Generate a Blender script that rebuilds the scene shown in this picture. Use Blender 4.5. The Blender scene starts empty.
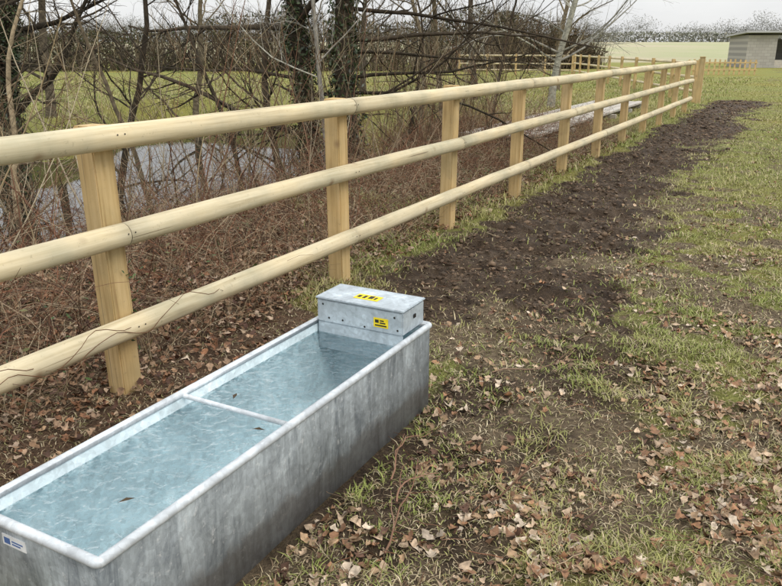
import bpy, math, random
import numpy as np
from mathutils import Vector
R = np.random.default_rng(7)
random.seed(7)
scene = bpy.context.scene
H = 1.55
P0 = np.array([-0.354, 4.97]); D = np.array([0.474, 0.8805]); NR = np.array([0.8805, -0.474])
ROT = -math.atan2(0.474, 0.8805)

# ---------------------------------------------------------------- numpy noise
_tab = np.random.default_rng(3).random((256, 256))
def vn(x, y, seed=0):
    x = np.asarray(x, float) + seed * 17.31; y = np.asarray(y, float) + seed * 9.77
    xi = np.floor(x).astype(int); yi = np.floor(y).astype(int)
    fx = x - xi; fy = y - yi
    fx = fx * fx * (3 - 2 * fx); fy = fy * fy * (3 - 2 * fy)
    a = _tab[xi & 255, yi & 255]; b = _tab[(xi + 1) & 255, yi & 255]
    c = _tab[xi & 255, (yi + 1) & 255]; d = _tab[(xi + 1) & 255, (yi + 1) & 255]
    return (a * (1 - fx) + b * fx) * (1 - fy) + (c * (1 - fx) + d * fx) * fy
def fbm(x, y, o=4, seed=0):
    v = 0; a = 0.5; t = 0
    x = np.asarray(x, float); y = np.asarray(y, float)
    for i in range(o):
        v = v + a * vn(x * 2 ** i * 0.97 + y * 0.13 * i, y * 2 ** i - x * 0.11 * i, seed + i); t += a; a *= 0.5
    return v / t
def ss(a, b, x):
    t = np.clip((x - a) / (b - a), 0, 1); return t * t * (3 - 2 * t)
def sp(x, y):
    dx = x - P0[0]; dy = y - P0[1]
    return dx * D[0] + dy * D[1], dx * NR[0] + dy * NR[1]
def wpt(s, p):
    return P0[0] + s * D[0] + p * NR[0], P0[1] + s * D[1] + p * NR[1]

def masks(x, y):
    s, p = sp(x, y)
    n1 = fbm(x * 1.3, y * 1.3, 4, 1); n2 = fbm(x * 4, y * 4, 3, 5)
    wob = (n1 - .5) * 1.3 + (n2 - .5) * 1.1
    left = 0.22 + wob * .45
    right = 1.36 + wob * 1.2 + .15 * np.sin(s * .7) + .25 * ss(3, -.5, s)
    mud = ss(-.2, .2, p - left) * ss(-.4, .3, right - p) * ss(-1.1, -.1, s + wob) * (1 - ss(20.5, 22.5, s))
    worn = ss(1.2, 1.4, p) * (1 - ss(1.8, 3.0, p + wob)) * (1 - ss(-.6, .8, s)) * ss(.3, .55, n2 * .5 + n1 * .5)
    mud = np.clip(np.maximum(mud, worn * .55), 0, 1)
    edge = .85 - .95 * ss(-1.3, -.1, s + wob * .4)
    lit = (1 - ss(edge - .25, edge + .12, p + wob * .3)) * ss(-5.5, -4.3, p) * (1 - ss(9, 13, s)) * (1 - .7 * ss(.48, .6, n1) * ss(0.5, 3, s))
    gpatch = ss(.39, .57, n2 * .5 + n1 * .5)
    cover = ss(4, 12, y)
    grass = np.where(p > 0, gpatch * (.8 - .15 * cover) + .08 + .28 * cover, .9) * (1 - mud) * (1 - lit)
    return mud, np.clip(grass, 0, 1), lit, s, p, n1, n2

def gz(x, y):
    x = np.asarray(x, float); y = np.asarray(y, float)
    mud, grass, lit, s, p, n1, n2 = masks(x, y)
    z = (n1 - .5) * .06
    z = z + mud * ((fbm(x * 6, y * 6, 4, 21) - .5) * .15 - .015 + (fbm(x * 19, y * 19, 2, 25) - .5) * .05)
    z = z + (1 - mud) * (fbm(x * 9, y * 9, 3, 31) - .5) * .035
    shift = 3.6 * ss(7, 13, s)
    q = p + shift
    basin = (1 - ss(-4.9, -2.3, q)) * ss(-12.2, -10.2, q) * (1 - ss(12, 15, s))
    z = z - basin * (1.15 + (n1 - .5) * .3)
    tr = ss(.7, .85, p) * (1 - ss(1.35, 1.5, p)) * (1 - ss(-1.8, -1.6, s)) * ss(-4, -3.8, s)
    z = z * (1 - tr * .8)
    return z + 3.0 * ss(66, 240, y)

# ---------------------------------------------------------------- mesh helpers
class MB:
    def __init__(s): s.v = []; s.f = []; s.c = []; s.n = 0
    def add(s, v, faces, c=None):
        v = v.reshape(-1, 3)
        for f in (faces if isinstance(faces, list) else [faces]): s.f.append(f + s.n)
        s.v.append(v); s.n += len(v)
        if c is None: c = np.ones((len(v), 3)) * .5
        s.c.append(c.reshape(-1, 3))
    def build(s, name, mat, smooth=False, parent=None):
        v = np.concatenate(s.v); c = np.concatenate(s.c)
        me = bpy.data.meshes.new(name)
        me.vertices.add(len(v)); me.vertices.foreach_set('co', v.astype(np.float32).ravel())
        loops = np.concatenate([f.ravel() for f in s.f]).astype(np.int32)
        tot = np.concatenate([np.full(len(f), f.shape[1]) for f in s.f]).astype(np.int32)
        st = np.concatenate([[0], np.cumsum(tot)[:-1]]).astype(np.int32)
        me.loops.add(len(loops)); me.loops.foreach_set('vertex_index', loops)
        me.polygons.add(len(tot)); me.polygons.foreach_set('loop_start', st); me.polygons.foreach_set('loop_total', tot)
        if smooth: me.polygons.foreach_set('use_smooth', np.ones(len(tot), bool))
        me.update(calc_edges=True)
        a = me.color_attributes.new('Col', 'FLOAT_COLOR', 'POINT')
        a.data.foreach_set('color', np.c_[c, np.ones(len(c))].astype(np.float32).ravel())
        me.materials.append(mat)
        ob = bpy.data.objects.new(name, me); scene.collection.objects.link(ob)
        if parent: ob.parent = parent
        return ob

def nrm(a): return a / (np.linalg.norm(a, axis=-1, keepdims=True) + 1e-9)
def tubes(mb, paths, radii, sides, cols):
    N, P, _ = paths.shape
    T = nrm(np.gradient(paths, axis=1))
    mean = nrm(paths[:, -1] - paths[:, 0])
    ref = np.where(np.abs(mean[:, 2:3]) > .8, np.array([[1., 0, 0]]), np.array([[0, 0, 1.]]))[:, None, :]
    U = nrm(np.cross(T, np.broadcast_to(ref, T.shape))); V = np.cross(T, U)
    a = np.arange(sides) / sides * 2 * np.pi
    vv = paths[:, :, None, :] + radii[:, :, None, None] * (np.cos(a)[None, None, :, None] * U[:, :, None, :] + np.sin(a)[None, None, :, None] * V[:, :, None, :])
    base = (np.arange(N) * P * sides)[:, None, None]
    i = np.arange(P - 1)[None, :, None] * sides; j = np.arange(sides)[None, None, :]; j2 = (j + 1) % sides
    f = np.stack([base + i + j, base + i + j2, base + i + sides + j2, base + i + sides + j], -1).reshape(-1, 4)
    c = np.repeat(cols, P * sides, axis=0)
    mb.add(vv, f, c)

def polypath(start, d0, length, P, wob, up):
    N = len(start); d = nrm(d0); pts = [start]; step = (length / (P - 1))[:, None]
    for k in range(P - 1):
        pts.append(pts[-1] + d * step)
        d = nrm(d + R.normal(0, wob, (N, 3)) + np.array([0, 0, up]))
    return np.stack(pts, 1)

def grow(paths, radii, K, t0, t1, lr, ang, P, wob, up, rr=.6, maxr=1):
    N, PP, _ = paths.shape
    idx = np.repeat(np.arange(N), K); t = R.uniform(t0, t1, N * K) * (PP - 1)
    i = np.minimum(t.astype(int), PP - 2); f = (t - i)[:, None]
    a = paths[idx, i]; b = paths[idx, i + 1]
    pos = a * (1 - f) + b * f; tan = nrm(b - a)
    rad = radii[idx, i] * (1 - f[:, 0]) + radii[idx, i + 1] * f[:, 0]
    L = np.linalg.norm(np.diff(paths, axis=1), axis=2).sum(1)[idx]
    rnd = nrm(np.cross(tan, R.normal(0, 1, tan.shape)))
    an = ang * R.uniform(.7, 1.3, len(idx))[:, None]
    d = tan * np.cos(an) + rnd * np.sin(an)
    ln = L * lr * R.uniform(.5, 1.2, len(idx)) * (1 - .45 * t / (PP - 1))
    pp = polypath(pos, d, ln, P, wob, up)
    r0 = np.minimum(rad * rr * R.uniform(.7, 1, len(idx)), maxr)
    rads = np.maximum(r0[:, None] * np.linspace(1, .3, P)[None, :], .0012)
    return pp, rads

def leaves_quads(mb, cen, size, cols, nbias=None, asp=.7):
    N = len(cen)
    n = R.normal(0, 1, (N, 3))
    if nbias is not None: n = nrm(n) + nbias
    n = nrm(n); u = nrm(np.cross(n, R.normal(0, 1, (N, 3)))); v = np.cross(n, u)
    s = size[:, None]
    q = np.stack([cen - u * s, cen - v * s * asp * .5 + n*s*.15, cen + u * s, cen + v * s * asp * .5+ n*s*.15], 1)
    f = np.arange(N * 4).reshape(N, 4)
    mb.add(q, f, np.repeat(cols, 4, axis=0))

# ---------------------------------------------------------------- materials
def mat(name):
    m = bpy.data.materials.new(name); m.use_nodes = True
    nt = m.node_tree; nt.nodes.clear()
    o = nt.nodes.new('ShaderNodeOutputMaterial')
    return m, nt, o
def N_(nt, t, **kw):
    n = nt.nodes.new(t)
    for k, v in kw.items():
        if k in n.inputs: n.inputs[k].default_value = v
        else: setattr(n, k, v)
    return n
def mixc(nt, fac, a, b, mode='MIX'):
    n = nt.nodes.new('ShaderNodeMix'); n.data_type = 'RGBA'; n.blend_type = mode
    for sock, val in ((n.inputs['Factor'], fac), (n.inputs[6], a), (n.inputs[7], b)):
        if hasattr(val, 'is_linked'): nt.links.new(val, sock)
        elif isinstance(val, (int, float)): sock.default_value = val
        else: sock.default_value = (*val, 1)
    return n.outputs[2]
def ramp(nt, src, stops):
    n = nt.nodes.new('ShaderNodeValToRGB'); nt.links.new(src, n.inputs[0])
    els = n.color_ramp.elements
    while len(els) < len(stops): els.new(.5)
    for e, (p, c) in zip(els, stops):
        e.position = p; e.color = (*c, 1) if not isinstance(c, (int, float)) else (c, c, c, 1)
    return n.outputs[0]
def noise(nt, vec, scale, detail=4, rough=.55, dist=0):
    n = N_(nt, 'ShaderNodeTexNoise', Scale=scale, Detail=detail, Roughness=rough, Distortion=dist)
    if vec is not None: nt.links.new(vec, n.inputs['Vector'])
    return n.outputs['Fac']
def coords(nt, scale=(1, 1, 1), kind='Object'):
    t = nt.nodes.new('ShaderNodeTexCoord'); m = nt.nodes.new('ShaderNodeMapping')
    m.inputs['Scale'].default_value = scale
    nt.links.new(t.outputs[kind], m.inputs[0]); return m.outputs[0]
def principled(nt, o, col, rough=.8, metal=0, bump=None, bstr=.3, bdist=.01, spec=.3):
    p = nt.nodes.new('ShaderNodeBsdfPrincipled')
    if hasattr(col, 'is_linked'): nt.links.new(col, p.inputs['Base Color'])
    else: p.inputs['Base Color'].default_value = (*col, 1)
    if hasattr(rough, 'is_linked'): nt.links.new(rough, p.inputs['Roughness'])
    else: p.inputs['Roughness'].default_value = rough
    p.inputs['Metallic'].default_value = metal; p.inputs['Specular IOR Level'].default_value = spec
    if bump is not None:
        b = N_(nt, 'ShaderNodeBump', Strength=bstr, Distance=bdist); nt.links.new(bump, b.inputs['Height'])
        nt.links.new(b.outputs[0], p.inputs['Normal'])
    nt.links.new(p.outputs[0], o.inputs[0]); return p

def m_attr(name, rough=.8, transl=0, spec=.2, nscale=0):
    m, nt, o = mat(name)
    a = nt.nodes.new('ShaderNodeAttribute'); a.attribute_name = 'Col'
    col = a.outputs['Color']
    if nscale:
        v = coords(nt); f = noise(nt, v, nscale, 3)
        col = mixc(nt, 1.0, col, ramp(nt, f, [(.3, .55), (.7, 1.35)]), 'MULTIPLY')
    if spec == 0:
        d = nt.nodes.new('ShaderNodeBsdfDiffuse'); nt.links.new(col, d.inputs[0]); nt.links.new(d.outputs[0], o.inputs[0]); return m
    principled(nt, o, col, rough, spec=spec)
    return m
M_blade = m_attr('grass_blades', .6, 0, .2)
M_leaf = m_attr('dead_leaves', .65, 0, .3, 60)
M_stem = m_attr('stems', .8, 0, 0)
M_bark = m_attr('bark', .9, 0, .1, 14)
M_ivy = m_attr('ivy_leaves', .4, 0, .4)
M_clod = m_attr('mud_clods', .7, 0, .25, 50)

def wood_mat(name, scale, c1, c2, c3, knots=True):
    m, nt, o = mat(name)
    v = coords(nt, scale); v0 = coords(nt)
    oi = nt.nodes.new('ShaderNodeObjectInfo')
    off = nt.nodes.new('ShaderNodeVectorMath'); off.operation = 'ADD'; sc = nt.nodes.new('ShaderNodeMath'); sc.operation = 'MULTIPLY'; sc.inputs[1].default_value = 37
    nt.links.new(oi.outputs['Random'], sc.inputs[0]); nt.links.new(v, off.inputs[0]); nt.links.new(sc.outputs[0], off.inputs[1]); v = off.outputs[0]
    off2 = nt.nodes.new('ShaderNodeVectorMath'); off2.operation = 'ADD'; nt.links.new(v0, off2.inputs[0]); nt.links.new(sc.outputs[0], off2.inputs[1]); v0 = off2.outputs[0]
    g = noise(nt, v, 1.0, 6, .65, .3)
    b = noise(nt, v0, 2.3, 4, .6)
    col = ramp(nt, g, [(.28, c3), (.45, c1), (.7, c2)])
    blot = ramp(nt, b, [(.3, (.74, .78, .78)), (.5, (.97, .97, .95)), (.7, (1.12, 1.08, 1.0))])
    col = mixc(nt, 1.0, col, blot, 'MULTIPLY')
    d = noise(nt, v0, 38, 3, .7)
    col = mixc(nt, ramp(nt, d, [(.62, 0), (.74, .4)]), col, (.20, .16, .10))
    vc = nt.nodes.new('ShaderNodeMapping'); nt.links.new(v, vc.inputs[0])
    vc.inputs['Scale'].default_value = (1.6, .4, 1.6) if scale[1] < scale[0] else (1.6, 1.6, .4)
    ck = noise(nt, vc.outputs[0], 1.0, 2, .5, .1)
    col = mixc(nt, ramp(nt, ck, [(.28, .8), (.305, 0)]), col, (.17, .13, .08))
    if knots:
        w = N_(nt, 'ShaderNodeTexVoronoi', Scale=3.6); nt.links.new(v0, w.inputs['Vector'])
        k = ramp(nt, w.outputs['Distance'], [(.04, .75), (.09, .3), (.14, 0)])
        col = mixc(nt, k, col, (.24, .15, .08))
    principled(nt, o, col, .72, bump=g, bstr=.3, bdist=.004, spec=.25)
    return m
M_rail = wood_mat('rail_wood', (38, 1.6, 38), (.56, .48, .32), (.68, .60, .43), (.42, .345, .22))
M_post = wood_mat('post_wood', (34, 34, 1.8), (.48, .345, .165), (.60, .45, .25), (.33, .22, .10))
M_deck = wood_mat('weathered_boards', (26, 1.5, 26), (.44, .41, .37), (.55, .52, .47), (.27, .24, .21), False)

def ground_mat():
    m, nt, o = mat('ground_mat')
    a = nt.nodes.new('ShaderNodeAttribute'); a.attribute_name = 'Col'
    sep = nt.nodes.new('ShaderNodeSeparateColor'); nt.links.new(a.outputs['Color'], sep.inputs[0])
    v = coords(nt)
    n2 = noise(nt, v, 22, 6, .7); n3 = noise(nt, v, 90, 4, .7); n4 = noise(nt, v, .25, 4, .6); n1 = noise(nt, v, 7, 4, .7)
    soil = ramp(nt, n2, [(.3, (.07, .05, .031)), (.5, (.17, .127, .078)), (.72, (.34, .27, .17))])
    gr = ramp(nt, n3, [(.3, (.105, .115, .03)), (.5, (.22, .225, .072)), (.72, (.38, .37, .15))])
    gr = mixc(nt, 1.0, gr, ramp(nt, n4, [(.35, (1.2, 1.05, .8)), (.65, (.98, 1.06, .9))]), 'MULTIPLY')
    thr = nt.nodes.new('ShaderNodeMath'); thr.operation = 'ADD'; nt.links.new(sep.outputs[1], thr.inputs[0]); nt.links.new(n2, thr.inputs[1])
    col = mixc(nt, ramp(nt, thr.outputs[0], [(.74, 0), (1.08, 1)]), soil, gr)
    litc = ramp(nt, n3, [(.3, (.04, .023, .014)), (.5, (.12, .072, .043)), (.7, (.26, .17, .10))])
    col = mixc(nt, sep.outputs[2], col, litc)
    mud = ramp(nt, n1, [(.3, (.033, .021, .013)), (.5, (.082, .055, .034)), (.7, (.16, .115, .077))])
    mud = mixc(nt, 1.0, mud, ramp(nt, n3, [(.3, .45), (.7, 1.5)]), 'MULTIPLY')
    ms = nt.nodes.new('ShaderNodeMath'); ms.operation = 'ADD'; nt.links.new(sep.outputs[0], ms.inputs[0]); nt.links.new(n2, ms.inputs[1])
    col = mixc(nt, ramp(nt, ms.outputs[0], [(.62, 0), (1.0, 1)]), col, mud)
    g = nt.nodes.new('ShaderNodeNewGeometry'); sx = nt.nodes.new('ShaderNodeSeparateXYZ'); nt.links.new(g.outputs['Position'], sx.inputs[0])
    mr = N_(nt, 'ShaderNodeMapRange'); mr.inputs['From Min'].default_value = 78; mr.inputs['From Max'].default_value = 84
    nt.links.new(sx.outputs['Y'], mr.inputs['Value'])
    n5 = noise(nt, v, .03, 3, .6)
    col = mixc(nt, mr.outputs[0], col, ramp(nt, n5, [(.4, (.44, .39, .27)), (.6, (.36, .37, .21))]))
    add = nt.nodes.new('ShaderNodeMath'); add.operation = 'ADD'; nt.links.new(n2, add.inputs[0]); nt.links.new(n3, add.inputs[1])
    rg = nt.nodes.new('ShaderNodeMapRange'); rg.inputs['To Min'].default_value = .9; rg.inputs['To Max'].default_value = .65; nt.links.new(sep.outputs[0], rg.inputs['Value'])
    principled(nt, o, col, rg.outputs[0], bump=add.outputs[0], bstr=1.0, bdist=.03, spec=.2)
    return m
M_ground = ground_mat()

def galv(name, base, streak=True, metal=.35, dark=.5):
    m, nt, o = mat(name)
    v = coords(nt)
    w = N_(nt, 'ShaderNodeTexVoronoi', Scale=60.0); nt.links.new(v, w.inputs['Vector'])
    sp_ = ramp(nt, w.outputs['Color'], [(0, .84), (1, 1.14)])
    n = noise(nt, v, 6, 8, .72, .6); nf = noise(nt, v, 40, 5, .7)
    b = np.array(base)
    col = ramp(nt, n, [(.28, tuple(b * dark)), (.42, tuple(b * .82)), (.55, tuple(b)), (.72, tuple(np.minimum(b * 1.4, .95)))])
    col = mixc(nt, 1.0, col, sp_, 'MULTIPLY')
    if streak:
        vs = coords(nt, (16, 16, 2.5)); s = noise(nt, vs, 1.0, 6, .75, .8)
        col = mixc(nt, 1.0, col, ramp(nt, s, [(.32, (.48, .50, .53)), (.5, (1, 1, 1)), (.68, (1.4, 1.4, 1.38))]), 'MULTIPLY')
        col = mixc(nt, ramp(nt, nf, [(.58, 0), (.68, .6)]), col, (.80, .82, .83))
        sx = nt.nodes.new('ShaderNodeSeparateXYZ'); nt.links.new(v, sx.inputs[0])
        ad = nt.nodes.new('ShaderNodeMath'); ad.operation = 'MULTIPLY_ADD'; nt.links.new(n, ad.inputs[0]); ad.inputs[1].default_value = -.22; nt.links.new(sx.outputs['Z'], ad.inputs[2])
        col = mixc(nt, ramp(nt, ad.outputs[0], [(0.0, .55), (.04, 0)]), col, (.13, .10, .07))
    principled(nt, o, col, .5, metal, bump=n, bstr=.15, bdist=.01, spec=.4)
    return m
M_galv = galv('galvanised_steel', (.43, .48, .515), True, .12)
M_rim = galv('galvanised_rim', (.58, .62, .65), False, .2, .75)
M_in = galv('galvanised_interior', (.68, .79, .83), False, .0, .72)
M_box = galv('box_steel', (.45, .51, .55), False, .1, .92)
def flat(name, c, r=.5, spec=.3):
    m, nt, o = mat(name)
    f = noise(nt, coords(nt), 30, 3); principled(nt, o, mixc(nt, 1.0, c, ramp(nt, f, [(.3, .88), (.7, 1.08)]), 'MULTIPLY'), r, spec=spec); return m
M_yel = flat('label_yellow', (.80, .62, .02)); M_blk = flat('label_black', (.02, .02, .02)); M_wht = flat('label_white', (.75, .76, .76)); M_blu = flat('label_blue', (.08, .15, .35))
M_dark = flat('dark_interior', (.03, .028, .025), .9)

def water_mat(name, tint, bs, scale, dist):
    m, nt, o = mat(name)
    v = coords(nt); n = noise(nt, v, scale, 3, .5, .4)
    b = N_(nt, 'ShaderNodeBump', Strength=bs, Distance=dist); nt.links.new(n, b.inputs['Height'])
    fr = N_(nt, 'ShaderNodeFresnel', IOR=1.36); nt.links.new(b.outputs[0], fr.inputs['Normal'])
    tr = nt.nodes.new('ShaderNodeBsdfTransparent'); tr.inputs[0].default_value = (*tint, 1)
    gl = N_(nt, 'ShaderNodeBsdfGlossy', Roughness=.02); nt.links.new(b.outputs[0], gl.inputs['Normal'])
    mx = nt.nodes.new('ShaderNodeMixShader')
    nt.links.new(fr.outputs[0], mx.inputs[0]); nt.links.new(tr.outputs[0], mx.inputs[1]); nt.links.new(gl.outputs[0], mx.inputs[2]); nt.links.new(mx.outputs[0], o.inputs[0])
    return m
M_twater = water_mat('trough_water_mat', (.87, .95, .965), 1.0, 26, .03)
m, nt, o = mat('stream_water_mat')
nb = noise(nt, coords(nt), 2.5, 3, .5); b = N_(nt, 'ShaderNodeBump', Strength=.03, Distance=.03); nt.links.new(nb, b.inputs['Height'])
fr = N_(nt, 'ShaderNodeFresnel', IOR=4.5); nt.links.new(b.outputs[0], fr.inputs['Normal'])
df = nt.nodes.new('ShaderNodeBsdfDiffuse'); df.inputs[0].default_value = (.012, .014, .010, 1)
gl = N_(nt, 'ShaderNodeBsdfGlossy', Roughness=.008); nt.links.new(b.outputs[0], gl.inputs['Normal'])
mx = nt.nodes.new('ShaderNodeMixShader'); nt.links.new(fr.outputs[0], mx.inputs[0]); nt.links.new(df.outputs[0], mx.inputs[1]); nt.links.new(gl.outputs[0], mx.inputs[2]); nt.links.new(mx.outputs[0], o.inputs[0]); M_stream = m

# ---------------------------------------------------------------- ground sheet
def axis(a, b, step, lo, hi, g=1.035):
    mid = np.arange(a, b, step); up = [mid[-1]]; st = step
    while up[-1] < hi: st *= g; up.append(up[-1] + st)
    dn = [mid[0]]; st = step
    while dn[-1] > lo: st *= g; dn.append(dn[-1] - st)
    return np.concatenate([dn[1:][::-1], mid, up[1:]])
xs = axis(-3.2, 5.5, .025, -700, 700); ys = axis(1.2, 11, .025, -60, 900, 1.03)
X, Y = np.meshgrid(xs, ys)
mud, grass, lit, s_, p_, n1_, n2_ = masks(X, Y)
Z = gz(X, Y)
mb = MB(); ny, nx = X.shape
ii = (np.arange(ny - 1)[:, None] * nx + np.arange(nx - 1)[None, :])
f = np.stack([ii, ii + 1, ii + nx + 1, ii + nx], -1).reshape(-1, 4)
mb.add(np.stack([X, Y, Z], -1), f, np.stack([mud, grass, lit], -1))
mb.build('ground', M_ground, True)

mb = MB()
c = [wpt(-25, -13.5), wpt(17, -16), wpt(17, -2.5), wpt(-25, -2.5)]
mb.add(np.array([[a, b, -.72] for a, b in c]), np.array([[0, 3, 2, 1]]))
mb.build('stream_water', M_stream)

# ---------------------------------------------------------------- grass
def blades_mesh(name, xx, yy, h, w, lean, g, lift=.6, tipz=.9):
    n = len(xx); z = gz(xx, yy) - .004
    a = R.uniform(0, 2 * np.pi, n); dx, dy = np.cos(a), np.sin(a)
    b = np.stack([xx, yy, z], -1); side = np.stack([-dy, dx, 0 * dx], -1) * w[:, None]; dr = np.stack([dx, dy, 0 * dx], -1)
    mid = b + dr * (lean * .35)[:, None] + np.array([0, 0, 1]) * (h * lift)[:, None]
    tip = b + dr * lean[:, None] + np.array([0, 0, 1]) * (h * tipz)[:, None]
    v = np.stack([b - side, b + side, mid + side * .8, mid - side * .8, tip], 1)
    base = np.arange(n)[:, None] * 5
    mb = MB(); mb.add(v, [base + np.array([[0, 1, 2, 3]]), base + np.array([[3, 2, 4]])], np.repeat(g, 5, axis=0)); mb.build(name, M_blade)
def trough_foot(s, p): return (p > .82) & (p < 1.4) & (s < -1.6) & (s > -4.0)
n = 600000
yy = 1.1 * (42 / 1.1) ** R.random(n); xx = R.uniform(-1, 1, n) * (.58 * yy + .9)
mud, gr, lit, s, p, n1, n2 = masks(xx, yy)
tuft = ss(.36, .62, fbm(xx * 9, yy * 9, 3, 55))
pr_ = gr * (.3 + .9 * tuft) + .11 * (1 - mud) * (1 - lit) * tuft + .04 * tuft * mud
keep = (R.random(n) < pr_) & ~trough_foot(s, p) & ((p > -4) | (p < -12) | (s > 15))
xx, yy, s, p, n1, n2, tuft = [a[keep] for a in (xx, yy, s, p, n1, n2, tuft)]; n = len(xx)
sc = 1 + yy / 9
h = R.uniform(.008, .020, n) * (.75 + .8 * tuft) * np.minimum(sc, 1.9) * np.where(p < .15, 2.0, 1)
w = R.uniform(.0010, .0022, n) * sc * 1.1
t = R.random(n)[:, None]; dryp = (R.random(n) < .22)[:, None]
g = (1 - t) * np.array([.13, .165, .035]) + t * np.array([.33, .36, .11])
yl = .85 * ss(.38, .60, fbm(xx * .9, yy * .9, 3, 44))[:, None]
g = g * (1 - yl) + np.array([.40, .37, .15]) * yl * R.uniform(.55, 1.15, (n, 1))
g = np.where(dryp, np.array([.50, .42, .26]) * R.uniform(.5, 1.1, (n, 1)), g)
blades_mesh('grass', xx, yy, h, w, R.uniform(.3, 1.9, n) * h, g)
n = 240000
yy = 1.1 * (22 / 1.1) ** R.random(n); xx = R.uniform(-.9, 1, n) * (.58 * yy + .9)
mud, gr, lit, s, p, n1, n2 = masks(xx, yy)
keep = (R.random(n) < (.22 + .6 * fbm(xx * 3, yy * 3, 3, 77)) * (1 - .85 * mud)) & ~trough_foot(s, p) & (p > -4)
xx, yy = xx[keep], yy[keep]; n = len(xx)
h = R.uniform(.003, .013, n); pal = np.array([[.46, .37, .23], [.30, .22, .13], [.18, .125, .075], [.55, .47, .31], [.28, .26, .11]])
blades_mesh('dead_grass_thatch', xx, yy, h + .004, R.uniform(.0008, .0019, n) * (1 + yy / 7), R.uniform(.015, .055, n) * (1 + yy / 20), pal[R.integers(0, 5, n)] * R.uniform(.6, 1.1, (n, 1)), 1.0, .55)

# ---------------------------------------------------------------- leaves
def leaf_scatter(name, xx, yy, size, cols, lift=.006):
    n = len(xx); z = gz(xx, yy) + lift * R.uniform(.2, 2.2, n)
    t = np.linspace(0, 1, 7); wd = np.array([.06, .22, .40, .30, .46, .30, .03]) * .8
    u = (t - .5)[None, :, None]; k = np.array([-1, 0, 1])[None, None, :]
    wv = wd[None, :, None] * R.uniform(.6, 1.35, (n, 7, 1)) * k
    curl = R.uniform(-.1, 1.5, (n, 1, 1)); bend = R.uniform(-.8, 1.3, (n, 1, 1)); tw = R.normal(0, .8, (n, 1, 1))
    lz = curl * wv ** 2 * 2 + bend * u ** 2 + tw * u * wv
    L = np.stack(np.broadcast_arrays(u, wv * np.ones_like(u), lz), -1) * size[:, None, None, None]
    yaw = R.uniform(0, 6.28, n); til = R.normal(0, .45, n)
    cy, sy, ct, st = [q[:, None, None] for q in (np.cos(yaw), np.sin(yaw), np.cos(til), np.sin(til))]
    x1 = L[..., 0] * ct - L[..., 2] * st; z1 = L[..., 0] * st + L[..., 2] * ct
    V = np.stack([x1 * cy - L[..., 1] * sy + xx[:, None, None], x1 * sy + L[..., 1] * cy + yy[:, None, None], z1 + z[:, None, None]], -1)
    base = np.arange(n)[:, None, None, None] * 21
    i = np.arange(6)[None, :, None] * 3; j = np.arange(2)[None, None, :]
    q = np.stack([i + j, i + j + 1, i + j + 4, i + j + 3], -1)
    f = (base + q[0][None]).reshape(-1, 4)
    mb = MB(); mb.add(V, f, np.repeat(cols, 21, axis=0)); mb.build(name, M_leaf, True)
def leafcols(n):
    pal = np.array([[.36, .24, .14], [.24, .13, .07], [.46, .34, .23], [.13, .07, .045], [.32, .17, .09], [.55, .45, .34]])
    return pal[R.choice(6, n, p=[.25, .2, .19, .13, .13, .10])] * R.uniform(.6, 1.15, (n, 1))
n = 110000
yy = 1.2 * (18 / 1.2) ** R.random(n); xx = R.uniform(-1, 1, n) * (.58 * yy + .6)
mud, gr, lit, s, p, n1, n2 = masks(xx, yy)
cl = fbm(xx * 2.2, yy * 2.2, 3, 71) * .6 + .4 * fbm(xx * 8, yy * 8, 2, 72)
k = (p > 0) & (R.random(n) < ss(.37, .64, cl) * np.clip(.10 + .26 * (p - 1.0), .06, .75) * (1 - .75 * (mud > .6)) * (1 - .65 * ss(4, 9, yy)))
k &= ~trough_foot(s, p)
m_ = k.sum()
leaf_scatter('fallen_leaves', xx[k], yy[k], .011 + .045 * R.random(m_) ** 1.4, leafcols(m_))
n = 34000
ss_ = R.uniform(-5, 10, n); pp_ = -R.random(n) ** 1.2 * 4.2 + .95 * (R.random(n) < .5)
pp_ = np.where((ss_ > -1.1) & (pp_ > .1), pp_ - 1, pp_)
k = ~((pp_ > .83) & (ss_ < -1.6)); ss_, pp_ = ss_[k], pp_[k]; n = len(ss_)
xx, yy = wpt(ss_, pp_)
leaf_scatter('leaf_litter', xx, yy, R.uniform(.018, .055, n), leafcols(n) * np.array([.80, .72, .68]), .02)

# ---------------------------------------------------------------- mud clods
phi = (1 + 5 ** .5) / 2
ico = nrm(np.array([[-1, phi, 0], [1, phi, 0], [-1, -phi, 0], [1, -phi, 0], [0, -1, phi], [0, 1, phi], [0, -1, -phi], [0, 1, -phi], [phi, 0, -1], [phi, 0, 1], [-phi, 0, -1], [-phi, 0, 1]], float))
icf = np.array([[0, 11, 5], [0, 5, 1], [0, 1, 7], [0, 7, 10], [0, 10, 11], [1, 5, 9], [5, 11, 4], [11, 10, 2], [10, 7, 6], [7, 1, 8], [3, 9, 4], [3, 4, 2], [3, 2, 6], [3, 6, 8], [3, 8, 9], [4, 9, 5], [2, 4, 11], [6, 2, 10], [8, 6, 7], [9, 8, 1]])
n = 75000
s = -1.5 + 23 * R.random(n) ** 1.35; p = R.uniform(-.1, 2.6, n); xx, yy = wpt(s, p)
md = masks(xx, yy)[0] * (.25 + .75 * ss(.35, .65, fbm(xx * 5, yy * 5, 2, 88))); k = R.random(n) < md * .95 - .04; xx, yy = xx[k], yy[k]; n = len(xx)
sz = np.minimum(R.lognormal(-5.2, .55, n), .020) * (1 + yy / 16)
V = ico[None] * R.uniform(.4, 1.5, (n, 12, 1)) * sz[:, None, None] * R.uniform(.5, 1.5, (n, 1, 3)) * np.array([1, 1, .6])
V = V + np.stack([xx, yy, gz(xx, yy) + sz * .05], -1)[:, None, :]
c = np.array([.105, .071, .045]) * R.uniform(.4, 1.8, (n, 1))
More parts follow.
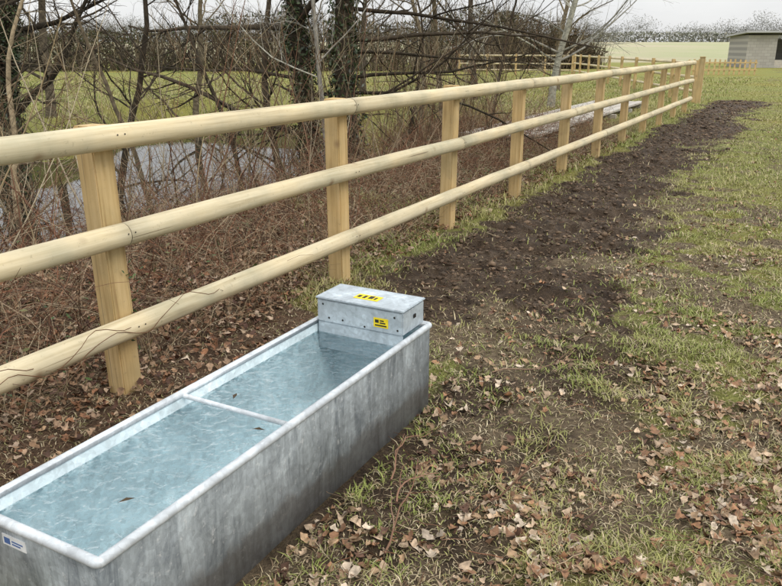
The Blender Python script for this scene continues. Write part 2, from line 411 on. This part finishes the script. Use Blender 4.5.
mb = MB(); mb.add(V, (np.arange(n)[:, None, None] * 12 + icf[None]).reshape(-1, 3), np.repeat(c, 12, axis=0)); mb.build('mud_clods', M_clod, False)

# ---------------------------------------------------------------- generic objects
def empty(name, loc, rotz=0):
    e = bpy.data.objects.new(name, None); scene.collection.objects.link(e); e.location = loc; e.rotation_euler = (0, 0, rotz); return e
def box(name, lo, hi, m, parent=None, bev=.003, loc=None):
    import bmesh
    bm = bmesh.new(); bmesh.ops.create_cube(bm, size=1)
    lo = Vector(lo); hi = Vector(hi)
    for v in bm.verts:
        v.co = Vector([(lo[i] + hi[i]) / 2 + v.co[i] * (hi[i] - lo[i]) for i in range(3)])
    if bev: bmesh.ops.bevel(bm, geom=bm.edges[:], offset=bev, segments=2, affect='EDGES')
    me = bpy.data.meshes.new(name); bm.to_mesh(me); bm.free(); me.materials.append(m)
    ob = bpy.data.objects.new(name, me); scene.collection.objects.link(ob)
    if parent: ob.parent = parent
    if loc: ob.location = loc
    return ob

fence = empty('wooden_fence', (P0[0], P0[1], 0), ROT)
post_s = [-7.3, -5.5, -3.7, -1.93] + [1.8 * i for i in range(0, 10)]
for i, s in enumerate(post_s):
    ob = box('post_%d' % (i + 1), (-.055, -.055, -.2), (.055, .055, 1.235 + random.uniform(-.01, .012)), M_post, fence, .006, (0, s, 0))
    ob.rotation_euler = (random.uniform(-.012, .012), random.uniform(-.01, .01), random.uniform(-.05, .05))
ri = 1
for hi_, off in ((1.19, 0), (.765, 1), (.335, 0)):
    ends = post_s[off::2]
    if off: ends = [post_s[0]] + ends
    if ends[-1] != post_s[-1]: ends = ends + [post_s[-1]]
    for a, b in zip(ends[:-1], ends[1:]):
        P = 26; t = np.linspace(0, 1, P)
        a2 = a + .0015; b2 = b - .0015
        if b == post_s[-1]: b2 = b + .12
        yv = a2 + (b2 - a2) * t
        rr = .052 + R.uniform(-.001, .001) + (vn(yv * 3, 0 * yv + R.random() * 50) - .5) * .003
        bow = np.sin(t * np.pi) * R.uniform(-.010, .010)
        zv = hi_ + bow + (vn(yv * 1.5, 0 * yv + R.random() * 50) - .5) * .003
        path = np.stack([np.full(P, .055 + .047), yv, zv], -1)[None]
        mb = MB(); tubes(mb, path, rr[None], 24, np.array([[.5, .5, .5]]))
        mb.f += [np.arange(24)[None], (np.arange(24) + 24 * (P - 1))[None, ::-1]]
        V = mb.v[0]; V[:, 0] = np.maximum(V[:, 0], .0565)
        mb.build('rail_%d' % ri, M_rail, True, fence); ri += 1
mb = MB()
for s in post_s:
    for h in (1.19, .765, .335):
        for dy in (-.02, .02):
            th = np.arange(8) / 8 * 2 * np.pi
            c = np.array([.055 + .1005, s + dy, h + .012])
            mb.add(np.stack([0 * th + c[0], c[1] + .004 * np.cos(th), c[2] + .004 * np.sin(th)], -1), np.arange(8)[None])
mb.build('nails', M_dark, False, fence)

def simple_fence(name, a, b, n, h, rails, r=.045, pm=M_post, rm=M_rail):
    a = np.array(a, float); b = np.array(b, float); d = b - a; L = np.linalg.norm(d)
    e = empty(name, (a[0], a[1], 0), -math.atan2(d[0], d[1]))
    for i in range(n + 1):
        box('post_%d' % (i + 1), (-.05, -.05, -.2), (.05, .05, h + .04), pm, e, .006, (0, L * i / n, 0))
    for j, z in enumerate(rails):
        mb = MB(); t = np.linspace(0, L, 20)
        tubes(mb, np.stack([0 * t + .05 + r, t, 0 * t + z], -1)[None], np.full((1, 20), r), 10, np.ones((1, 3))); mb.build('rail_%d' % (j + 1), rm, True, e)
gx, gy = wpt(19.6, -.1)
gp = empty('gate_post', (gx, gy, 0), ROT)
box('shaft', (-.07, -.07, -.2), (.07, .07, 1.26), M_post, gp, .01); box('cap', (-.08, -.08, 1.262), (.08, .08, 1.30), M_post, gp, .012)
simple_fence('paddock_fence', (gx + .1, gy + .6), (10.2, 44), 9, 1.15, (1.1, .7, .3))
simple_fence('paddock_fence', (10.4, 44.3), (4, 46), 4, 1.15, (1.1, .65, .3))
pk = empty('picket_fence', (17.5, 46, 0), -math.pi / 2)
for i in range(14):
    box('picket_%d' % (i + 1), (-.01, -.05, 0), (.012, .05, .85 + .05 * random.random()), M_post, pk, 0, (0, .3 * i + random.uniform(-.02, .02), 0))
for i, z in enumerate((.25, .65)): box('rail_%d' % (i + 1), (.014, -.1, z), (.05, .3 * 13 + .1, z + .08), M_post, pk, 0)

bw = empty('boardwalk', (*wpt(8.0, -1.85), 0), ROT)
for i in range(6):
    w = .2; x0 = -.7 + i * (w + .03)
    box('plank_%d' % (i + 1), (x0, 0, .10 + .008 * (i % 3)), (x0 + w, 9.5 + random.uniform(-.1, .1), .145 + .008 * (i % 3)), M_deck, bw, .004)
for i in range(6): box('bearer_%d' % (i + 1), (-.75, .3 + i * 1.75, -.3), (.75, .42 + i * 1.75, .097), M_deck, bw, .004)

# ---------------------------------------------------------------- water trough
tx, ty = .178, 3.087
tr = empty('water_trough', (tx, ty, -.004), ROT)
W = .485; L = 1.83; HT = .395
def shell():
    xi0, xi1, yi0, yi1 = -W + .012, -.012, -L + .012, -.012
    tp = .03
    v = [(-W+.006, -L+.006, 0), (-.006, -L+.006, 0), (-.006, -.006, 0), (-W+.006, -.006, 0), (-W+.006, -L+.006, HT), (-.006, -L+.006, HT), (-.006, -.006, HT), (-W+.006, -.006, HT)]
    mb = MB(); mb.add(np.array(v, float), np.array([[0, 3, 2, 1], [0, 1, 5, 4], [1, 2, 6, 5], [2, 3, 7, 6], [3, 0, 4, 7]]))
    mb.build('outer_wall', M_galv, False, tr)
    b = .06
    vi = [(xi0 + tp, yi0 + b, b), (xi1 - tp, yi0 + b, b), (xi1 - tp, yi1 - b, b), (xi0 + tp, yi1 - b, b), (xi0, yi0, HT), (xi1, yi0, HT), (xi1, yi1, HT), (xi0, yi1, HT)]
    mb = MB(); mb.add(np.array(vi, float), np.array([[0, 1, 2, 3], [4, 5, 1, 0], [5, 6, 2, 1], [6, 7, 3, 2], [7, 4, 0, 3]]))
    o = mb.build('inner_wall', M_in, False, tr)
    mo = o.modifiers.new('b', 'BEVEL'); mo.width = .04; mo.segments = 4
shell()
def tube_obj(name, pts, r, m, parent, sides=16, caps=True):
    pts = np.array(pts, float)[None]; P = pts.shape[1]; mb = MB(); tubes(mb, pts, np.full((1, P), r), sides, np.ones((1, 3)))
    if caps: mb.f += [np.arange(sides)[None], (np.arange(sides) + sides * (P - 1))[None, ::-1]]
    return mb.build(name, m, True, parent)
rr = .0140
loop = []
cx0, cx1, cy0, cy1, cr = -W + .006, -.006, -L + .006, -.006, .010
for (cx, cy, a0) in ((cx1 - cr, cy1 - cr, 0), (cx0 + cr, cy1 - cr, 90), (cx0 + cr, cy0 + cr, 180), (cx1 - cr, cy0 + cr, 270)):
    for k in range(5):
        a = math.radians(a0 + k * 22.5); loop.append((cx + cr * math.cos(a), cy + cr * math.sin(a), HT))
loop = np.array(loop); nL = len(loop)
nxt = np.roll(loop, -1, 0); prv = np.roll(loop, 1, 0); T = nrm(nxt - prv); U = np.cross(T, np.array([[0, 0, 1.]])); th = np.arange(16) / 16 * 2 * np.pi
V = loop[:, None, :] + rr * (np.cos(th)[None, :, None] * U[:, None, :] + np.sin(th)[None, :, None] * np.array([0, 0, 1.]))
i = np.arange(nL)[:, None]; j = np.arange(16)[None, :]
F = np.stack([i * 16 + j, i * 16 + (j + 1) % 16, ((i + 1) % nL) * 16 + (j + 1) % 16, ((i + 1) % nL) * 16 + j], -1).reshape(-1, 4)
mb = MB(); mb.add(V, F); mb.build('rolled_rim', M_rim, True, tr)
tube_obj('cross_brace', [(-W + .01, -1.04, HT - .006), (-W * .5, -1.04, HT - .006), (-.01, -1.04, HT - .006)], .009, M_rim, tr)
box('service_box', (-W + .022, -.205, HT + .006), (-.036, -.004, HT + .112), M_box, tr, .006)
box('service_box_lid', (-W + .017, -.21, HT + .113), (-.031, .001, HT + .121), M_box, tr, .003)
box('float_valve_baffle', (-W + .025, -.200, HT - .12), (-.038, -.196, HT + .005), M_box, tr, .001)
box('warning_label', (-.175, -.2068, HT + .03), (-.105, -.2053, HT + .072), M_yel, tr, 0)
box('warning_label_print_1', (-.168, -.2074, HT + .036), (-.112, -.2070, HT + .042), M_blk, tr, 0)
box('warning_label_print_2', (-.168, -.2074, HT + .050), (-.150, -.2070, HT + .064), M_blk, tr, 0)
box('warning_label_print_3', (-.144, -.2074, HT + .048), (-.118, -.2070, HT + .054), M_blk, tr, 0)
box('warning_label_print_4', (-.144, -.2074, HT + .058), (-.125, -.2070, HT + .064), M_blk, tr, 0)
tl = box('lid_label', (-.06, -.03, 0), (.06, .03, .0012), M_yel, tr, 0); tl.location = (-.25, -.12, HT + .1215)
for i, (a, b) in enumerate([(-.05, -.034), (-.022, -.008), (.004, .026), (.034, .044)]):
    q = box('lid_label_print_%d' % (i + 1), (a, -.014 - .004 * (i % 2), .0015), (b, .012 + .004 * (i % 3), .0022), M_blk, tr, 0); q.location = tl.location
mb = MB()
for (x, z) in [(-.40, .03), (-.33, .03), (-.22, .02), (-.06, .03), (-.075, .085), (-.43, .09)]:
    th = np.arange(8) / 8 * 6.283
    mb.add(np.stack([x + .005 * np.cos(th), 0 * th - .2065, HT + z + .005 * np.sin(th)], -1), np.arange(8)[None])
mb.build('rivets', M_dark, False, tr)
box('cable_gland', (-.0355, -.11, HT + .06), (-.030, -.09, HT + .078), M_dark, tr, .002)
box('maker_plate', (-.365, -L - .0005 + .004, HT - .068), (-.275, -L + .0058, HT - .036), M_wht, tr, 0)
for i, (a, b, c, d) in enumerate([(-.358, -.335, .062, .044), (-.328, -.285, .052, .048), (-.328, -.295, .060, .056)]):
    box('maker_plate_print_%d' % (i + 1), (a, -L - .0012 + .004, HT - c), (b, -L + .0034, HT - d), M_blu, tr, 0)
mb = MB(); wz = HT - .045
mb.add(np.array([(-W + .0165, -L + .018, wz), (-.0165, -L + .018, wz), (-.0165, -.018, wz), (-W + .0165, -.018, wz)], float), np.array([[0, 1, 2, 3]]))
mb.build('water', M_twater, False, tr)
mb = MB()
for (x, y, a) in [(-.13, -1.06, .3), (-.20, -1.56, 1.0), (-.36, -.9, 2)]:
    c = np.array([x, y, wz + .003]); d = np.array([math.cos(a), math.sin(a), 0]) * .024; e = np.array([-math.sin(a), math.cos(a), 0]) * .008
    mb.add(np.array([c - d, c - e + [0, 0, .004], c + d, c + e + [0, 0, .004]]), np.array([[0, 1, 2, 3]]), np.tile([.06, .04, .02], (4, 1)))
mb.build('floating_leaves', M_leaf, False, tr)

# ---------------------------------------------------------------- brambles / stems
def stemcol(n, pal):
    pal = np.array(pal); return pal[R.integers(0, len(pal), n)] * R.uniform(.5, 1.25, (n, 1))
PAL = [[.17, .095, .06], [.24, .14, .09], [.12, .075, .06], [.36, .27, .18], [.27, .13, .08], [.42, .34, .23]]
mb = MB()
n = 7000
s = R.uniform(-5, 11, n); p = -.3 - R.random(n) * 4.0; x, y = wpt(s, p)
L_ = R.uniform(.3, 1.3, n) * np.where(p > -1, .75, 1); az = R.uniform(0, 6.28, n); tl_ = R.uniform(.3, 1.2, n)
d = np.stack([np.cos(az) * np.sin(tl_), np.sin(az) * np.sin(tl_), np.cos(tl_)], -1)
pa = polypath(np.stack([x, y, gz(x, y) - .02], -1), d, L_, 8, .17, -.18)
pa[:, :, 2] = np.maximum(pa[:, :, 2], gz(pa[:, :, 0], pa[:, :, 1]) + .005)
k_ = (pa[:, :, 0]-P0[0])*NR[0]+(pa[:, :, 1]-P0[1])*NR[1]
pa = pa[k_.max(1) < .02]; n = len(pa)
ra = R.uniform(.0015, .0042, n)[:, None] * np.linspace(1, .35, 8)[None]
tubes(mb, pa, ra, 3, stemcol(n, PAL))
c1, r1 = grow(pa, ra, 2, .2, .95, .45, .8, 4, .15, 0, .7)
tubes(mb, c1, r1, 3, stemcol(len(c1), PAL))
mb.build('brambles', M_stem)
mb = MB(); n = 13000
s = R.uniform(-5, 12, n); p = -.1 - R.random(n) ** 1.3 * 4.2; x, y = wpt(s, p)
d = nrm(np.stack([R.normal(0, .6, n), R.normal(0, .6, n), np.ones(n)], -1))
pa = polypath(np.stack([x, y, gz(x, y) - .01], -1), d, R.uniform(.1, .42, n), 5, .2, -.2)
tubes(mb, pa, R.uniform(.0008, .002, n)[:, None] * np.linspace(1, .4, 5)[None], 3, stemcol(n, [[.40, .30, .18], [.27, .18, .11], [.50, .41, .27]]))
mb.build('dry_grass', M_stem)
mb = MB(); n = 34
s = R.uniform(-3.6, -.9, n); p = R.uniform(-.5, -.1, n); x, y = wpt(s, p)
d = np.stack([NR[0] * .3 + R.normal(0, .3, n), NR[1] * .3 + R.normal(0, .3, n), np.ones(n) * .9], -1)
pa = polypath(np.stack([x, y, gz(x, y)], -1), d, R.uniform(.5, 1.2, n), 12, .16, -.09)
tubes(mb, pa, R.uniform(.0012, .0028, n)[:, None] * np.linspace(1, .5, 12)[None], 4, stemcol(n, PAL[:3]))
for (s, p, ln) in [(-2.9, .17, .9), (-2.4, .165, 1.0), (-3.2, .17, .7)]:
    t = np.linspace(0, 1, 20)
    yv = s + t * ln; xv = p + .01 * np.sin(t * 30); zv = .335 + .075 * np.sin(t * 9 + s) * np.cos(t * 5) + .03
    wx, wy = wpt(yv, xv); tubes(mb, np.stack([wx, wy, zv], -1)[None], np.full((1, 20), .0018), 4, np.array([[.14, .07, .04]]))
mb.build('climbing_vine', M_stem)
mb = MB(); n = 3600
s = R.uniform(-4, 9, n); p = -.15 - R.random(n) * 3; x, y = wpt(s, p)
k = fbm(x * 2, y * 2, 3, 90) > .50; x, y = x[k], y[k]; n = len(x)
leaves_quads(mb, np.stack([x, y, gz(x, y) + R.uniform(.02, .2, n)], -1), R.uniform(.014, .03, n), stemcol(n, [[.05, .10, .025], [.09, .15, .04], [.12, .12, .04]]), np.array([0, 0, 1.]))
n = 26
s = -1.93 + R.normal(.05, .03, n); x, y = wpt(s, R.uniform(.0, .075, n))
leaves_quads(mb, np.stack([x, y, R.uniform(.15, .62, n)], -1), R.uniform(.012, .02, n), stemcol(n, [[.05, .09, .03], [.08, .13, .04]]), np.array([NR[0], NR[1], 0]))
mb.build('ivy_ground_cover', M_ivy)

mb = MB()
st = np.array([[-.02, 2.05], [.02, 2.30], [.35, 2.3], [.0, 2.45], [.5, 3.4]])
az = np.array([1.2, 1.5, .4, 1.3, .2]); n = len(st)
pa = polypath(np.c_[st, gz(st[:, 0], st[:, 1]) + .02], np.stack([np.cos(az), np.sin(az), 0 * az + .22], -1), R.uniform(.25, .5, n), 9, .2, -.03)
pa[:, :, 2] = np.maximum(pa[:, :, 2], gz(pa[:, :, 0], pa[:, :, 1]) + .012)
ra = R.uniform(.0025, .0045, n)[:, None] * np.linspace(1, .4, 9)[None]
tubes(mb, pa, ra, 5, stemcol(n, [[.24, .14, .095], [.30, .20, .14]]))
c1, r1 = grow(pa, ra, 4, .2, .9, .4, .7, 5, .18, 0, .7); c1[:, :, 2] = np.maximum(c1[:, :, 2], gz(c1[:, :, 0], c1[:, :, 1]) + .01)
tubes(mb, c1, r1, 4, stemcol(len(c1), [[.24, .14, .095], [.30, .20, .14]]))
n = 900; yy = 1.3 * (9 / 1.3) ** R.random(n); xx = R.uniform(-.2, 1, n) * (.58 * yy + .5); s, p = sp(xx, yy)
k = ~((p < 1.42) & (s < -1.6)); xx, yy = xx[k], yy[k]; n = len(xx); az = R.uniform(0, 6.28, n)
pa = polypath(np.stack([xx, yy, gz(xx, yy) + .012], -1), np.stack([np.cos(az), np.sin(az), R.normal(.05, .08, n)], -1), R.uniform(.04, .14, n), 4, .15, 0)
tubes(mb, pa, R.uniform(.001, .002, n)[:, None] * np.ones((1, 4)), 3, stemcol(n, PAL))
mb.build('fallen_twigs', M_stem)

# ---------------------------------------------------------------- trees
TP = [[.085, .07, .05], [.12, .10, .07], [.07, .057, .043]]
def tree(name, x, y, h, r, lean=(0, 0), limbs=14, lv=(7, 5), t0=.12, ang=1.0, pal=TP, ivy=0, wob=.06, up=.02, ivyh=3.5, ext=None):
    e = empty(name, (0, 0, 0))
    z = float(gz(x, y)) - .1
    tp = polypath(np.array([[x, y, z]]), np.array([[lean[0], lean[1], 1.]]), np.array([h]), 14, wob, .03)
    tr_ = (r * (np.linspace(1, .12, 14)) ** .8 * (1 + .35 * np.exp(-np.arange(14) * 1.2)))[None]
    mb = MB(); tubes(mb, tp, tr_, 10, stemcol(1, pal))
    a, ra = grow(tp, tr_, limbs, t0, .97, .42, ang, 9, .13, up, .45)
    if ext is not None:
        for (hh, dv, ln, er) in ext:
            q = polypath(np.array([[x, y, z + hh]]), np.array([dv], float), np.array([ln]), 9, .08, .0)
            a = np.concatenate([a, q]); ra = np.concatenate([ra, (er * np.linspace(1, .2, 9))[None]])
    tubes(mb, a, ra, 5, stemcol(len(a), pal))
    b, rb = grow(a, ra, lv[0], .12, .98, .42, .8, 6, .16, up * .5, .6); tubes(mb, b, rb, 4, stemcol(len(b), pal))
    c, rc = grow(b, rb, lv[1], .1, .98, .5, .7, 5, .16, 0, .65); tubes(mb, c, rc, 3, stemcol(len(c), pal))
    mb.build('trunk_and_branches', M_bark, True, e)
    if ivy:
        t = R.random(ivy) ** 1.1 * min(ivyh / h, .95) * 13; i = t.astype(int); f = (t - i)[:, None]
        pos = tp[0, i] * (1 - f) + tp[0, np.minimum(i + 1, 13)] * f
        an = R.uniform(0, 6.283, ivy); nn = np.stack([np.cos(an), np.sin(an), 0 * an], -1)
        rad = tr_[0, i] + np.abs(R.normal(0, .05, ivy)) * (.6 + vn(an * 1.5, t * 2))
        mb = MB(); leaves_quads(mb, pos + nn * rad[:, None], R.uniform(.02, .045, ivy), stemcol(ivy, [[.02, .035, .012], [.035, .06, .018], [.06, .09, .03], [.07, .06, .03]]), nn * .8, .9)
        mb.build('ivy', M_ivy, False, e)
DK = [[.045, .037, .026], [.065, .052, .037]]
PL = [[.34, .33, .27], [.40, .38, .33]]
BR = [[.17, .14, .09], [.24, .19, .12], [.13, .105, .07]]
tree('ivy_clad_tree', -1.12, 10.9, 8, .15, (-.06, 0), 12, (8, 5), .1, ivy=3000, pal=DK, wob=.03, ext=[(1.2, (1, .1, .25), 3.2, .03), (1.5, (1, -.2, .1), 3.6, .03), (1.7, (-1, .2, .15), 3, .03), (2.1, (1, .3, -.05), 3.5, .03)])
tree('ivy_clad_tree', -.62, 10.6, 8, .16, (.02, .03), 12, (8, 5), .1, ivy=3000, pal=DK, wob=.03, ext=[(1.9, (1, .3, .02), 4, .035), (1.4, (1, .5, .12), 3.2, .03), (2.3, (1, 0, -.1), 3.6, .03), (1.0, (.9, -.1, .35), 2.6, .02)])
tree('ivy_clad_tree', -6.7, 13.2, 8, .20, (.03, 0), 14, (8, 5), .1, ivy=7000, pal=DK)
tree('ivy_clad_tree', -6.0, 12.2, 6, .10, (-.1, .1), 12, (7, 5), .08, ivy=3000, pal=DK)
tree('birch_tree', -.84, 9.8, 6, .035, (.02, 0), 16, (6, 4), .15, pal=PL)
tree('birch_tree', 4.35, 21, 9, .09, (.05, 0), 22, (9, 6), .12, pal=PL, ang=1.2)
for (x, y, h, r, pl) in [(-5.2, 10.2, 5, .05, BR), (-4.3, 11.5, 6, .06, DK), (-3.3, 10.3, 4.5, .04, BR), (-1.9, 9.6, 4, .035, DK), (-7.9, 17.8, 7, .10, TP), (-1.6, 11.2, 5, .06, DK),
                         (-4.9, 19.5, 7, .09, BR), (.6, 15.5, 6, .05, BR), (1.3, 19, 7, .07, BR), (2.6, 24, 8, .10, TP), (.2, 12.6, 4, .03, DK), (6.2, 29, 8, .10, BR), (-1, 27, 8, .10, TP), (2.3, 17.5, 5, .04, DK)]:
    tree('bare_tree', x, y, h, r, (random.uniform(-.15, .15), random.uniform(-.1, .1)), 18, (7, 4), .06, pal=pl, wob=.09)
mb = MB(); n = 430
s = R.uniform(-3.5, 10, n); p = -1.6 - R.random(n) * 3.0; x, y = wpt(s, p)
d = np.stack([R.normal(0, .28, n), R.normal(0, .28, n), np.ones(n)], -1)
pa = polypath(np.stack([x, y, gz(x, y) - .05], -1), d, R.uniform(.7, 2.8, n), 9, .07, .0)
ra = R.uniform(.003, .010, n)[:, None] * np.linspace(1, .25, 9)[None]
SP = [[.20, .15, .09], [.32, .25, .15], [.13, .095, .06], [.40, .34, .24], [.18, .10, .065]]
tubes(mb, pa, ra, 4, stemcol(n, SP))
a, ra1 = grow(pa, ra, 6, .2, .95, .38, .6, 6, .12, .02, .6); tubes(mb, a, ra1, 3, stemcol(len(a), SP))
b, rb = grow(a, ra1, 3, .2, .95, .5, .6, 4, .12, 0, .7); tubes(mb, b, rb, 3, stemcol(len(b), SP))
mb.build('bare_shrubs', M_stem)

def hedge(name, x0, x1, y0, y1, hmin, hmax, ns, nl, lc, sc, r=.02):
    mb = MB(); x = R.uniform(x0, x1, ns); y = R.uniform(y0, y1, ns)
    hh = hmin + (hmax - hmin) * fbm(x * .12, y * .05, 3, 13) * 1.3
    d = np.stack([R.normal(0, .25, ns), R.normal(0, .2, ns), np.ones(ns)], -1)
    pa = polypath(np.stack([x, y, 0 * x - .1], -1), d, hh * R.uniform(.5, 1.1, ns), 6, .12, .02)
    ra = R.uniform(.4, 1.3, ns)[:, None] * r * np.linspace(1, .25, 6)[None]
    tubes(mb, pa, ra, 3, stemcol(ns, sc))
    a, r1 = grow(pa, ra, 6, .15, .98, .35, .7, 4, .15, .02, .6); tubes(mb, a, r1, 3, stemcol(len(a), sc))
    if nl:
        x = R.uniform(x0, x1, nl); y = R.uniform(y0, y1, nl)
        hh = (hmin + (hmax - hmin) * fbm(x * .12, y * .05, 3, 13) * 1.3) * .85
        z = hh * R.random(nl) ** 1.3
        k = fbm(x * .5 + z * .3, z * .8 + y * .2, 3, 61) > .42
        x, y, z = x[k], y[k], z[k]
        leaves_quads(mb, np.stack([x, y, z], -1), R.uniform(.04, .14, len(x)) * (y0 / 45), stemcol(len(x), lc), None, .8)
    mb.build(name, M_stem)
HC = [[.06, .07, .03], [.10, .085, .045], [.05, .055, .03], [.14, .11, .065]]
HS = [[.12, .095, .065], [.17, .135, .09], [.08, .065, .05]]
hedge('hedgerow', -48, 9, 52, 60, 2.4, 5.2, 2600, 44000, HC, HS, .035)
hedge('hedgerow', 8, 16, 58, 66, 2.2, 5, 900, 14000, [[.13, .10, .06], [.18, .13, .08], [.09, .08, .05]], HS, .03)
nt_ = 170; cxs = R.uniform(-240, 320, nt_); hs = R.uniform(3.5, 8.5, nt_) * (.7 + .6 * fbm(cxs * .02, cxs * 0, 2, 3)); ws = R.uniform(3, 7, nt_)
n = 120000; k = R.integers(0, nt_, n)
u = R.normal(0, 1, (n, 3)); u = nrm(u) * (R.random((n, 1)) ** .5)
x = cxs[k] + u[:, 0] * ws[k]; z = 3 + hs[k] * (.55 + .45 * u[:, 2] * (1 + .25 * np.sin(x * 1.7))); y = 245 + u[:, 1] * 6
mb = MB(); leaves_quads(mb, np.stack([x, y, z], -1), R.uniform(.10, .36, n), stemcol(n, [[.26, .26, .235], [.30, .29, .265], [.23, .235, .21]]), None, .5)  # crown colours paled and greyed: distance haze is painted into them
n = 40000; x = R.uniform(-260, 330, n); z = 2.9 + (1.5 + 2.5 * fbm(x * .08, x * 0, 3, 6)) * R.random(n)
leaves_quads(mb, np.stack([x, R.uniform(236, 240, n), z], -1), R.uniform(.2, .6, n), stemcol(n, [[.23, .24, .19], [.27, .26, .215]]), None, .7)  # low belt, same haze mixed into its pale colours
mb.build('distant_trees', M_stem)

# ---------------------------------------------------------------- shed
sh = empty('field_shed', (28.0, 62, 0), math.radians(-8))
m, nt, o = mat('blockwork')
br = N_(nt, 'ShaderNodeTexBrick', Scale=1.0); v = coords(nt)
mp = nt.nodes.new('ShaderNodeMapping'); mp.inputs['Rotation'].default_value = (math.pi / 2, 0, 0); nt.links.new(v, mp.inputs[0]); nt.links.new(mp.outputs[0], br.inputs['Vector'])
br.inputs['Color1'].default_value = (.34, .32, .285, 1); br.inputs['Color2'].default_value = (.40, .38, .34, 1); br.inputs['Mortar'].default_value = (.27, .26, .24, 1)
br.inputs['Brick Width'].default_value = .45; br.inputs['Row Height'].default_value = .22; br.inputs['Mortar Size'].default_value = .012
principled(nt, o, br.outputs[0], .9); M_block = m
M_roof = flat('roof_sheet', (.40, .40, .40), .6)
box('wall_front', (0, 0, 0), (2.2, .15, 2.45), M_block, sh, 0)
box('wall_left', (0, .152, 0), (.15, 5, 2.45), M_block, sh, 0)
box('wall_back', (.152, 4.85, 0), (9.85, 5, 2.2), M_block, sh, 0)
box('wall_right', (9.85, 0, 0), (10, 5, 2.45), M_block, sh, 0)
box('stall_board', (2.202, .03, 0), (9.848, .1, .6), M_deck, sh, 0)
for i, x in enumerate((5.0, 7.4)): box('pillar_%d' % (i + 1), (x, .101, 0), (x + .15, .25, 2.45), M_deck, sh, 0)
box('floor', (.16, .26, 0), (9.84, 4.84, .03), M_dark, sh, 0)
box('lintel', (2.202, .0, 2.25), (9.848, .098, 2.449), M_roof, sh, 0)
rf = box('roof', (-.3, -.5, 0), (10.3, 5.4, .14), M_roof, sh, .01); rf.location = (0, 0, 2.6); rf.rotation_euler = (math.radians(-2.5), 0, 0)

# ---------------------------------------------------------------- camera, light, world
cam = bpy.data.cameras.new('camera'); co = bpy.data.objects.new('camera', cam); scene.collection.objects.link(co)
co.location = (0, 0, H); co.rotation_euler = (math.radians(90 - 18.15), 0, 0)
cam.sensor_width = 36; cam.lens = 34.5; cam.clip_end = 3000; cam.clip_start = .05
scene.camera = co
el, azs = 45, 135
sun = bpy.data.lights.new('sun', 'SUN'); sun.energy = 1.3; sun.angle = math.radians(24); sun.color = (1, .95, .87)
so = bpy.data.objects.new('sun', sun); scene.collection.objects.link(so)
dv = Vector((math.sin(math.radians(azs)) * math.cos(math.radians(el)), math.cos(math.radians(azs)) * math.cos(math.radians(el)), math.sin(math.radians(el))))
so.rotation_euler = dv.to_track_quat('Z', 'Y').to_euler(); so.location = dv * 30
w = bpy.data.worlds.new('World'); scene.world = w; w.use_nodes = True; nt = w.node_tree; nt.nodes.clear()
out = nt.nodes.new('ShaderNodeOutputWorld'); bg = nt.nodes.new('ShaderNodeBackground'); sky = nt.nodes.new('ShaderNodeTexSky')
sky.sky_type = 'NISHITA'; sky.sun_disc = False; sky.sun_elevation = math.radians(el); sky.sun_rotation = math.radians(azs)
tc = nt.nodes.new('ShaderNodeTexCoord'); mp = nt.nodes.new('ShaderNodeMapping'); mp.inputs['Scale'].default_value = (1, 1, 3.5); nt.links.new(tc.outputs['Generated'], mp.inputs[0])
nz = noise(nt, mp.outputs[0], 2.2, 6, .6)
cl = ramp(nt, nz, [(.3, (.82, .83, .85)), (.7, (1.0, 1.0, .99))])
sx = nt.nodes.new('ShaderNodeSeparateXYZ'); nt.links.new(tc.outputs['Generated'], sx.inputs[0])
mr = N_(nt, 'ShaderNodeMapRange'); mr.inputs['From Min'].default_value = 0; mr.inputs['From Max'].default_value = .6; mr.inputs['To Min'].default_value = 7.6; mr.inputs['To Max'].default_value = 15.5
nt.links.new(sx.outputs['Z'], mr.inputs['Value'])
sc = nt.nodes.new('ShaderNodeVectorMath'); sc.operation = 'SCALE'; nt.links.new(cl, sc.inputs[0]); nt.links.new(mr.outputs[0], sc.inputs['Scale'])
cx = mixc(nt, .93, sky.outputs[0], sc.outputs[0])
nt.links.new(cx, bg.inputs[0]); bg.inputs[1].default_value = .12; nt.links.new(bg.outputs[0], out.inputs[0])
scene.view_settings.view_transform = 'Standard'; scene.view_settings.look = 'None'; scene.view_settings.exposure = 0
